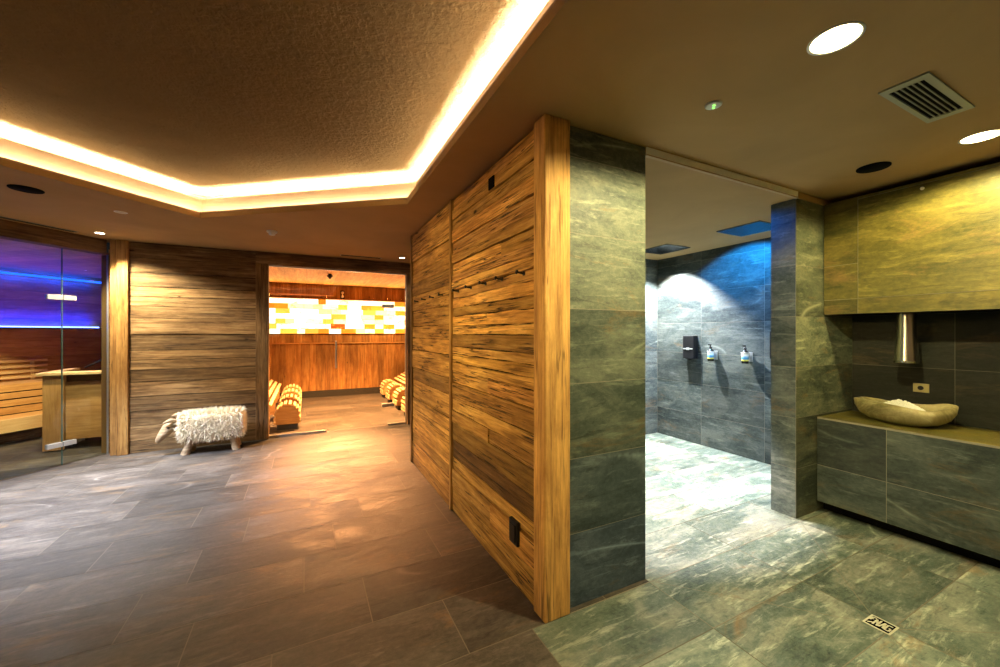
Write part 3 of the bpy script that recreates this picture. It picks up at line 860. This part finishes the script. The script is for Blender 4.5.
# ------------------------------------------------------------------ sheep stool
sh = empty('sheep_stool', (-1.06, 6.0, 0), label='low wooden stool shaped like a sheep, covered in cream fleece, by the board wall', cat='stool')
bx0, bx1, by0, by1, bz0, bz1 = -1.35, -.72, 5.88, 6.14, .17, .485
for x, y, dx in ((-1.24, 5.93, -.06), (-.83, 5.93, .05), (-1.24, 6.11, -.04), (-.83, 6.11, .04)):
    b = MB(); b.tube([(x, y, .25), (x + dx * .5, y, .1), (x + dx, y, .0)], [.045, .04, .047], 14); b.build('leg', M['carved'], sh)
b = MB()
def sbody(u_, v_, off=0):
    # superellipsoid rounded box
    cx, cy, cz = (bx0 + bx1) / 2, (by0 + by1) / 2, (bz0 + bz1) / 2
    ax, ay, az = (bx1 - bx0) / 2 + off, (by1 - by0) / 2 + off, (bz1 - bz0) / 2 + off
    def sp(w_, e_): return math.copysign(abs(w_) ** e_, w_)
    e1, e2 = .42, .42
    return V((cx + ax * sp(math.cos(v_), e1) * sp(math.cos(u_), e2), cy + ay * sp(math.cos(v_), e1) * sp(math.sin(u_), e2), cz + az * sp(math.sin(v_), e1)))
vs = []; fs = []; nu, nv = 40, 20
for j in range(nv + 1):
    for i in range(nu): vs.append(sbody(2 * math.pi * i / nu, -math.pi / 2 + math.pi * j / nv))
for j in range(nv):
    for i in range(nu): fs.append((j * nu + i, j * nu + (i + 1) % nu, (j + 1) * nu + (i + 1) % nu, (j + 1) * nu + i))
b.mesh(vs, fs); M['fleece'] = m_plain('cream_fleece', (.95, .84, .62), .9, spec=.1)
fleece = b.build('fleece', M['fleece'], sh)
b = MB()
cen = V(((bx0 + bx1) / 2, (by0 + by1) / 2, (bz0 + bz1) / 2))
for i in range(9000):
    p = V((random.uniform(-1, 1), random.uniform(-1, 1), random.uniform(-1, 1)))
    m_ = max(abs(p.x), abs(p.y), abs(p.z)); p /= m_
    ax = V(((bx1 - bx0) / 2, (by1 - by0) / 2, (bz1 - bz0) / 2))
    q = V((p.x * ax.x, p.y * ax.y, p.z * ax.z)) * random.uniform(.93, .99)
    lp = V((p.x ** 7, p.y ** 7, p.z ** 7)); nrm = lp.normalized()
    # soften corners
    q = cen + V((q.x * (1 - .05 * abs(p.y) * abs(p.z)), q.y * (1 - .1 * abs(p.x) * abs(p.z)), q.z * (1 - .1 * abs(p.x) * abs(p.y))))
    if p.z < -.9 and random.random() < .6: continue
    curl = V((random.gauss(0, .45), random.gauss(0, .45), random.gauss(0, .35) - (.55 if p.z < .95 else .0)))
    d1 = (nrm + curl * .6).normalized(); ln = random.uniform(.035, .065)
    q1 = q + d1 * ln * .55; q2 = q1 + (d1 + curl * .7).normalized() * ln * .6
    sd = d1.cross(V((random.gauss(0, 1), random.gauss(0, 1), random.gauss(0, 1)))).normalized() * random.uniform(.002, .005)
    tn = random.uniform(.75, 1.1)
    b.face([q - sd, q + sd, q1 + sd * .9, q1 - sd * .9], None, (tn, tn, tn)); b.face([q1 - sd * .9, q1 + sd * .9, q2], None, (tn, tn, tn))
b.build('wool_lock', M['fleece'], sh, kind='stuff')
# head: carved muzzle with a hollow, ears
b = MB()
b.tube([(-1.34, 6.0, .36), (-1.42, 5.99, .375), (-1.47, 5.97, .33), (-1.52, 5.96, .26), (-1.555, 5.955, .20), (-1.57, 5.955, .175)], [.05, .062, .066, .05, .036, .02], 14)
hd = b.build('head', M['carved'], sh)
b = MB(); b.tube([(-1.39, 5.93, .42), (-1.43, 5.90, .435), (-1.50, 5.885, .41)], [.022, .028, .006], 10); b.build('ear', M['carved'], hd)
b = MB(); b.tube([(-1.36, 6.05, .43), (-1.40, 6.07, .47), (-1.47, 6.09, .455)], [.022, .028, .006], 10); b.build('ear', M['carved'], hd)
b = MB(); b.tube([(-1.45, 5.905, .345), (-1.46, 5.915, .345)], .012, 10); b.build('eye', M['plinth'], hd)

# ------------------------------------------------------------------ ceiling fixtures
def downlight(loc, r, label, mat, name='downlight', group=None, rim=M['white'], zc=H):
    o = empty(name, (loc[0], loc[1], zc), label=label, cat='ceiling light', group=group)
    b = MB(); b.lathe([(r + .008, 0), (r + .008, -.003), (r, -.004), (r - .003, -.001)], (loc[0], loc[1], zc), 40); b.build('rim', rim, o)
    b = MB(); b.lathe([(r - .002, -.0015), (r * .6, -.003), (0, -.0035)], (loc[0], loc[1], zc), 40); b.build('lens', mat, o)
    return o
downlight((1.805, .752), .078, 'large round glowing downlight nearest to the partition corner', M['lamp_y'], 'round_downlight')
downlight((3.45, .755), .078, 'large round glowing downlight close above the green stone niche', M['lamp_y'], 'round_downlight')
downlight((-2.06, 5.92), .04, 'small lit downlight near the post of the blue sauna front', M['lamp_w'], 'small_downlight')
downlight((1.30, 5.86), .04, 'small lit downlight outside the salt sauna near the end of the timber wall', M['lamp_w'], 'small_downlight')
downlight((-1.53, 4.81), .04, 'small unlit downlight between the cove and the blue sauna front', M['steel'], 'small_downlight')
def disc(name, loc, r, mat, label, cat, zc=H):
    b = MB(); b.lathe([(r, .0), (r, -.006), (r * .96, -.009), (0, -.009)], (loc[0], loc[1], zc), 40); return b.build(name, mat, label=label, cat=cat)
disc('ceiling_speaker', (3.435, 1.22), .088, M['void'], 'round black ceiling speaker near the niche corner', 'speaker')
disc('ceiling_speaker', (-1.94, 4.36), .095, M['void'], 'round black ceiling speaker beside the cove above the blue sauna', 'speaker')
em = empty('emergency_light', (1.79, 1.236, H), label='small white round emergency light with green indicators', cat='emergency light')
b = MB(); b.lathe([(.038, 0), (.038, -.006), (.03, -.01), (0, -.011)], (1.79, 1.236, H), 32); b.build('body', M['white'], em)
b = MB(); b.box(1.775, 1.789, 1.222, 1.232, H - .0125, H - .010); b.box(1.794, 1.806, 1.238, 1.248, H - .0125, H - .010); b.build('indicator', M['green_led'], em)
sd = empty('smoke_detector', (-.325, 4.956, H), label='white smoke detector on the ceiling beyond the cove', cat='smoke detector')
b = MB(); b.lathe([(.052, 0), (.052, -.016), (.045, -.022), (0, -.022)], (-.325, 4.956, H), 28); b.build('base', M['white'], sd)
b = MB(); b.lathe([(.034, -.022), (.030, -.042), (.02, -.048), (0, -.048)], (-.325, 4.956, H), 28); b.build('sensor_cap', M['white'], sd)
# square air grille
vx0, vx1, vy0, vy1 = 2.385, 2.955, .665, .83
vg = empty('air_grille', (2.67, .75, H), label='rectangular grey air grille with black slots between two downlights', cat='vent')
b = MB(); z0, z1 = H - .008, H
b.box(vx0, vx1, vy0, vy0 + .028, z0, z1); b.box(vx0, vx1, vy1 - .022, vy1, z0, z1); b.box(vx0, vx0 + .045, vy0 + .028, vy1 - .022, z0, z1); b.box(vx1 - .045, vx1, vy0 + .028, vy1 - .022, z0, z1)
vf = b.build('frame', M['vent'], vg)
b = MB()
for i in range(6):
    y = vy0 + .028 + (i + .5) * (.115 / 6) - .0022
    if i: b.box(vx0 + .045, vx1 - .045, y - .009, y - .005, z0 + .001, z1)
b.build('louvre', M['vent'], vf)
b = MB(); b.box(vx0 + .03, vx1 - .03, vy0 + .02, vy1 - .015, H - .0015, H - .0005); b.build('dark_opening', M['void'], vg)
# slot diffusers
def slot(name, a, b_, wd, label):
    a = V((*a, H)); b2 = V((*b_, H)); dd = (b2 - a); L_ = dd.length; dd.normalize(); pn = V((-dd.y, dd.x, 0))
    o = empty(name, (a + b2) / 2, label=label, cat='vent')
    m1 = MB(); m1.prism([(0, -wd / 2), (L_, -wd / 2), (L_, wd / 2), (0, wd / 2)], a, dd, pn, V((0, 0, -1)), .004); m1.build('frame', M['vent'], o)
    m2 = MB()
    for q in (-.25, .25): m2.prism([(.015, wd * q - wd * .14), (L_ - .015, wd * q - wd * .14), (L_ - .015, wd * q + wd * .14), (.015, wd * q + wd * .14)], a, dd, pn, V((0, 0, -1)), .0055)
    m2.build('slot', M['void'], o)
slot('slot_diffuser', (-2.27, 5.98), (-3.3, 4.66), .07, 'long narrow slot air diffuser above the blue sauna glass')
slot('slot_diffuser', (.45, 6.03), (1.03, 6.03), .07, 'short slot air diffuser above the salt sauna door')

# ------------------------------------------------------------------ shower fittings
def rain(x0, x1, y0, y1, label):
    o = empty('rain_shower_head', ((x0 + x1) / 2, (y0 + y1) / 2, 2.55), label=label, cat='shower head')
    b = MB(); b.box(x0, x1, y0, y1, 2.538, 2.552); b.build('plate', M['steel2'], o, bevel=.002)
    b = MB()
    for i in range(14):
        for j in range(14):
            x = x0 + (x1 - x0) * (i + 1) / 15; y = y0 + (y1 - y0) * (j + 1) / 15
            b.box(x - .004, x + .004, y - .004, y + .004, 2.535, 2.5382)
    b.build('nozzles', M['black'], o, kind='stuff')
M['steel2'] = m_plain('dark_polished_steel', (.18, .19, .20), .25, 1.0)
rain(3.87, 4.30, 2.20, 2.64, 'square dark rain shower head nearer to the pillar')
rain(3.89, 4.31, 3.28, 3.74, 'square dark rain shower head over the far shower corner')
XW = 4.659
dp = empty('wall_dispenser', (XW, 3.555, 1.13), label='black rectangular wall dispenser on the slate shower wall', cat='dispenser')
b = MB(); b.box(XW - .085, XW, 3.435, 3.605, 1.13, 1.44); hs = b.build('housing', M['black'], dp, bevel=.012)
b = MB(); b.box(XW - .091, XW - .084, 3.45, 3.59, 1.258, 1.272); b.box(XW - .097, XW - .085, 3.50, 3.54, 1.248, 1.282); b.build('push_button', M['steel'], hs, bevel=.002)
b = MB(); b.box(XW - .07, XW - .04, 3.50, 3.54, 1.115, 1.131); b.build('spout', M['black'], hs)
dp2 = empty('wall_dispenser', (XW, 2.5, .95), label='black box on the shower wall mostly hidden behind the pillar', cat='dispenser')
b = MB(); b.box(XW - .09, XW, 2.36, 2.50, 1.19, 1.5); b.build('housing', M['black'], dp2, bevel=.012)
def soap(y, label):
    o = empty('soap_bottle', (XW - .05, y, 1.12), label=label, cat='soap bottle', group='soap bottles on the shower wall')
    b = MB(); c_ = (XW - .062, y, 1.12)
    b.lathe([(0, 0), (.034, 0), (.037, .006), (.037, .125), (.03, .142), (.014, .152), (.014, .165), (0, .165)], c_, 24); bd = b.build('body', M['bottle'], o)
    b = MB(); b.lathe([(.0375, .03), (.0378, .032), (.0378, .118), (.0375, .12)], c_, 24); lb_ = b.build('label', M['label'], bd)
    b = MB(); b.lathe([(.016, .165), (.016, .18), (.006, .182), (.006, .205), (0, .205)], c_, 14); b.box(c_[0] - .045, c_[0] + .006, y - .006, y + .006, c_[2] + .2, c_[2] + .212); b.build('pump', M['bottle'], o)
    h_ = empty('bottle_holder', (XW, y, 1.16), label='steel wall holder gripping the ' + ('left' if y > 3 else 'right') + ' soap bottle', cat='holder', group='steel bottle holders')
    b = MB(); b.box(XW - .012, XW, y - .052, y - .0, 1.14, 1.25); b.build('back_plate', M['steel'], h_, bevel=.002)
    b = MB(); b.tube([(XW - .062 + .041 * math.cos(a), y + .041 * math.sin(a), 1.245) for a in [2 * math.pi * q / 24 for q in range(25)]], .004, 8, False)
    b.box(XW - .03, XW, y - .01, y + .01, 1.24, 1.25); b.build('ring', M['steel'], h_)
def m_label():
    m, nt, out = newmat('bottle_label'); n = N(nt)
    tc = n.n('ShaderNodeTexCoord'); sp = n.n('ShaderNodeSeparateXYZ'); n.link(tc.outputs['Generated'], sp.inputs[0])
    c = n.ramp(sp.outputs[2], [(0, (.75, .6, .08)), (.18, (.75, .6, .08)), (.2, (.05, .25, .45)), (.42, (.10, .38, .6)), (.62, (.45, .65, .75)), (.66, (.85, .86, .84)), (1, (.85, .86, .84))])
    n.bsdf(out, c, .5); return m
M['label'] = m_label()
soap(3.21, 'pump soap bottle with blue, white and yellow label nearer to the black dispenser')
soap(2.78, 'pump soap bottle with blue, white and yellow label nearer to the pillar')

# ------------------------------------------------------------------ ice fountain
bw = empty('stone_bowl', (4.10, 1.22, .785), label='rough oval natural stone bowl holding crushed ice on the bench', cat='bowl')
b = MB(); nu = 56; prof_o = [(.0, 0), (.42, .0), (.70, .022), (.90, .06), (1.0, .11), (1.02, .155)]; prof_i = [(.94, .158), (.82, .09), (.5, .06), (0, .05)]
vs = []; fs = []
def brim(a):
    return 1 + .05 * math.sin(2 * a + .6) + .035 * math.sin(5 * a) + .02 * math.sin(9 * a + 1)
BA = math.radians(-98)
for k_, (r_, z_) in enumerate(prof_o[1:] + prof_i[:-1]):
    for i in range(nu):
        a = 2 * math.pi * i / nu
        x = math.copysign(abs(math.cos(a)) ** .72, math.cos(a)) * .262 * r_ * brim(a); y = math.copysign(abs(math.sin(a)) ** .8, math.sin(a)) * .17 * r_ * (brim(a + .5))
        zz_ = z_ * (1 + .10 * math.sin(a * 2 + .4) + .05 * math.sin(3 * a)) 
        vs.append((4.085 + x * math.cos(BA) - y * math.sin(BA), 1.285 + x * math.sin(BA) + y * math.cos(BA), .785 + zz_))
rings = len(prof_o) - 1 + len(prof_i) - 1
for k_ in range(rings - 1):
    for i in range(nu): fs.append((k_ * nu + i, k_ * nu + (i + 1) % nu, (k_ + 1) * nu + (i + 1) % nu, (k_ + 1) * nu + i))
fs.append(tuple(range(nu))[::-1]); fs.append(tuple((rings - 1) * nu + i for i in range(nu)))
b.mesh(vs, fs, uvf=lambda p: (p[1], p[2] + p[0]))
M['bowl'] = m_slate('bowl_stone', (.16, .14, .05), (.42, .37, .16), (.66, .58, .32), (.35, .6), .5, .4, .3)
bo = b.build('basin', M['bowl'], bw)
ice = empty('crushed_ice', (4.10, 1.2, .84), label='mound of white crushed ice in the stone bowl', cat='ice')
b = MB(); 
for i in range(1500):
    a = random.uniform(0, 6.283); r_ = math.sqrt(random.random()); x = r_ * math.cos(a) * .16; y = r_ * math.sin(a) * .10
    h_ = .10 + .085 * (1 - r_ ** 1.3) * random.uniform(.72, 1)
    px, py = 4.095 + x * math.cos(BA) - y * math.sin(BA), 1.295 + x * math.sin(BA) + y * math.cos(BA)
    s2 = random.uniform(.004, .008); R3 = Matrix.Rotation(random.uniform(0, 3), 3, V((random.gauss(0, 1), random.gauss(0, 1), random.gauss(0, 1))).normalized())
    b.obox(V((px, py, .785 + h_)) - R3 @ V((s2 / 2,) * 3), R3 @ V((1, 0, 0)), R3 @ V((0, 1, 0)), R3 @ V((0, 0, 1)), s2, s2, s2)
b.build('ice_chips', M['ice'], ice, kind='stuff')
b = MB(); b.lathe([(.085, .0), (.07, .025), (.045, .042), (0, .05)], (4.095, 1.295, .885), 24); b.build('ice_core', M['ice'], ice)
ch = empty('ice_chute', (4.12, 1.27, 1.25), label='tapered steel ice chute hanging from the stone panel above the bowl', cat='ice dispenser')
b = MB(); b.lathe([(.055, .385), (.055, .24), (.070, .02), (.072, .0), (.068, .002), (.05, .2)], (4.12, 1.27, 1.25), 40); b.build('tube', M['chrome'], ch)
b = MB(); b.lathe([(.066, .012), (0, .03)], (4.12, 1.27, 1.25), 24); b.build('inner_throat', M['void'], ch)
ws = empty('push_switch', (4.4, 1.27, 1.0), label='small brass-coloured push switch plate on the dark niche wall', cat='switch')
b = MB(); b.box(4.392, 4.402, 1.225, 1.315, 1.005, 1.075); b.build('plate', m_plain('brass_plate', (.5, .45, .22), .4, .6), ws, bevel=.002)
b = MB(); b.tube([(4.392, 1.27, 1.04), (4.385, 1.27, 1.04)], .017, 20); b.build('button', M['black'], ws)
b = MB(); b.tube([(3.905, 1.12, 2.50), (3.888, 1.12, 2.50)], [.012, .009], 16); b.build('panel_stud', M['white'], label='small white round stud at the top of the pale stone panel', cat='stud')

# floor drain
dr = empty('floor_drain', (2.61, .898, 0), label='rectangular steel floor drain with cut-out pattern where tile cuts meet', cat='drain')
b = MB()
x0_, x1_, y0_, y1_ = 2.556, 2.664, .846, .952
b.box(x0_, x1_, y0_, y0_ + .008, -.001, .002); b.box(x0_, x1_, y1_ - .008, y1_, -.001, .002); b.box(x0_, x0_ + .008, y0_ + .008, y1_ - .008, -.001, .002); b.box(x1_ - .008, x1_, y0_ + .008, y1_ - .008, -.001, .002)
b.build('frame', M['drain'], dr)
b = MB(); b.box(x0_ + .006, x1_ - .006, y0_ + .006, y1_ - .006, .0005, .001); b.build('dark_opening', M['void'], dr)

b = MB()
def bar(xa, ya, xb, yb, w=.004):
    A_ = V((xa, ya, 0)); B_ = V((xb, yb, 0)); d_ = (B_ - A_).normalized(); p_ = V((-d_.y, d_.x, 0)) * w
    b.prism([(0, -w), ((B_ - A_).length, -w), ((B_ - A_).length, w), (0, w)], (xa, ya, .0012), d_, V((-d_.y, d_.x, 0)), (0, 0, 1), .0008)
for q in [((.02, .9), (.02, .5)), ((.02, .9), (.2, .9)), ((.02, .7), (.14, .7)), ((.25, .15), (.25, .85)), ((.25, .85), (.42, .3)), ((.42, .15), (.42, .9)), ((.5, .2), (.62, .85)), ((.62, .85), (.68, .2)), ((.75, .2), (.75, .8)), ((.75, .8), (.95, .8)), ((.75, .2), (.95, .2)), ((.95, .2), (.95, .5)), ((.86, .5), (.95, .5)), ((.02, .12), (.2, .35))]:
    (a_, c_), (e_, f_) = q
    W_, H_ = x1_ - x0_ - .02, y1_ - y0_ - .02
    bar(x0_ + .01 + c_ * W_, y1_ - .01 - a_ * H_, x0_ + .01 + f_ * W_, y1_ - .01 - e_ * H_)
b.build('pattern_insert', M['drain'], dr)

# ------------------------------------------------------------------ lights
def spot(name, loc, target, col, power, angle=120, blend=.5, size=.04):
    l = bpy.data.lights.new(name, 'SPOT'); l.color = col; l.energy = power; l.spot_size = math.radians(angle); l.spot_blend = blend; l.shadow_soft_size = size if loc[2] < 2.45 or loc[2] > 2.56 else .012
    o = bpy.data.objects.new(name, l); COL.objects.link(o); o.location = loc
    d = V(target) - V(loc); o.rotation_euler = d.to_track_quat('-Z', 'Y').to_euler(); return o
def area(name, loc, target, col, power, sx, sy):
    l = bpy.data.lights.new(name, 'AREA'); l.shape = 'RECTANGLE'; l.size = sx; l.size_y = sy; l.color = col; l.energy = power
    o = bpy.data.objects.new(name, l); COL.objects.link(o); o.location = loc
    d = V(target) - V(loc); o.rotation_euler = d.to_track_quat('-Z', 'Y').to_euler(); return o
def down(name, x, y, col, power, angle=160, blend=.3, z=H - .012, tx=0, ty=0, size=.05):
    return spot(name, (x, y, z), (x + tx, y + ty, z - 1), col, power, angle, blend, size)
YEL = (1, .85, .43)
down('light_niche', 1.805, .752, YEL, 230, 165, .25)
down('light_niche_right', 3.45, .755, (1, .80, .32), 118, 165, .25)
down('light_corner', -2.06, 5.92, (1, .84, .56), 400, 118, .5, tx=.25, ty=-.1)
down('light_hall', 1.30, 5.86, (1, .85, .65), 20, 120, .5)
down('fill_hall_floor', -2.3, 4.95, (.74, .82, 1), 1450, 84, .9, tx=.25, ty=-.05)  # added cool spot without a fixture, brightens the left floor
spot('fill_timber_wall', (-3.3, 1.4, 2.58), (1.1, 2.1, 1.35), (1, .73, .28), 700, 36, .9, .18)  # added pair of unseen spots to brighten the timber wall
spot('fill_timber_wall', (-3.3, 2.4, 2.58), (1.1, 3.4, 1.45), (1, .73, .28), 700, 36, .9, .18)
down('fill_behind_right', 2.6, -.9, (1, .84, .55), 50, 150, 1)  # added fill from behind the camera, no fixture
# shower
down('light_shower_corner', 4.25, 3.72, (.93, .96, 1), 800, 102, .5, 2.535, tx=.2)
down('light_shower_mid', 2.9, 2.9, (1, .90, .88), 760, 66, .3, 2.535)
down('light_shower_far', 3.3, 3.4, (1, .93, .90), 360, 80, .6, 2.535)
down('light_shower_right', 4.35, 2.1, (.75, .88, 1), 60, 110, .5, 2.535)
down('fill_shower_blue', 4.15, 2.75, (.01, .30, .95), 105, 120, .3, 2.53, tx=.62)  # added blue spots, tint the unlit shower wall and pillar face
down('fill_shower_blue', 3.2, 2.2, (.0, .20, 1), 12, 178, .3, 2.53)
# salt sauna
down('light_salt_sauna', .6, 7.6, (1, .42, .14), 2300, 112, .6, 2.565)
spot('fill_sauna_spill', (.5, 9.0, 2.44), (.50, 4.9, 0), (1, .37, .13), 5200, 27, .7, .32)  # added spot that throws the orange spill onto the passage floor
down('light_salt_sauna_rear', 1.6, 8.8, (1, .52, .20), 260, 150, .5, 2.56)
area('fill_sauna_ceiling', (.6, 9.70, 2.30), (.6, 9.0, 2.6), (1, .42, .10), 30, 5.0, .04)  # added uplight to make the boarded ceiling glow, no lamp modelled
# blue sauna
def strip_area(name, t, d, z, tgt, col, power):
    p0 = GP(t, d, z)
    l = bpy.data.lights.new(name, 'AREA'); l.shape = 'RECTANGLE'; l.size = 4.4; l.size_y = .03; l.color = col; l.energy = power
    o = bpy.data.objects.new(name, l); COL.objects.link(o)
    zax = -(tgt.normalized()); xax = UU.copy(); yax = zax.cross(xax).normalized()
    o.matrix_world = Matrix.Translation(p0) @ Matrix((xax, yax, zax)).transposed().to_4x4()
strip_area('light_blue_low', .2, 2.585, 1.60, V((0, 0, 1)) + NN * .25, (.0, .006, 1), 75)
strip_area('light_blue_high', .2, 2.56, 2.36, V((0, 0, -.3)) + NN, (.0, .03, 1), 25)
spot('light_blue_sauna', GP(.55, .5, 2.40), GP(1.0, 1.3, .2), (1, .74, .40), 200, 72, .5, .04)
spot('light_blue_sauna_bench', GP(.1, .9, 2.38), GP(.9, 2.15, .45), (1, .70, .32), 230, 46, .5, .04)
area('fill_sauna_magenta', GP(.8, 1.2, 2.2), GP(.8, 2.6, 1.3), (.85, .04, .25), 1.3, .3, .3)  # added magenta ambient, no fixture behind it

world = bpy.data.worlds.new('World'); sc.world = world; world.use_nodes = True
world.node_tree.nodes['Background'].inputs[0].default_value = (.02, .02, .022, 1)
world.node_tree.nodes['Background'].inputs[1].default_value = .3

# ------------------------------------------------------------------ camera
cam = bpy.data.cameras.new('Camera'); co = bpy.data.objects.new('Camera', cam); COL.objects.link(co)
cam.sensor_width = 36; cam.lens = 389 / 1000 * 36; cam.shift_y = -.001; cam.clip_start = .02
co.location = (0, 0, 1.482); co.rotation_euler = (math.pi / 2, 0, -math.atan(195 / 389))
sc.camera = co
sc.view_settings.view_transform = 'Standard'; sc.view_settings.look = 'None'
sc.view_settings.gamma = 1; sc.view_settings.use_curve_mapping = False
sc.view_settings.exposure = 0.4
sc.cycles.use_denoising = True
sc.cycles.max_bounces = 8
sc.cycles.sample_clamp_indirect = 6
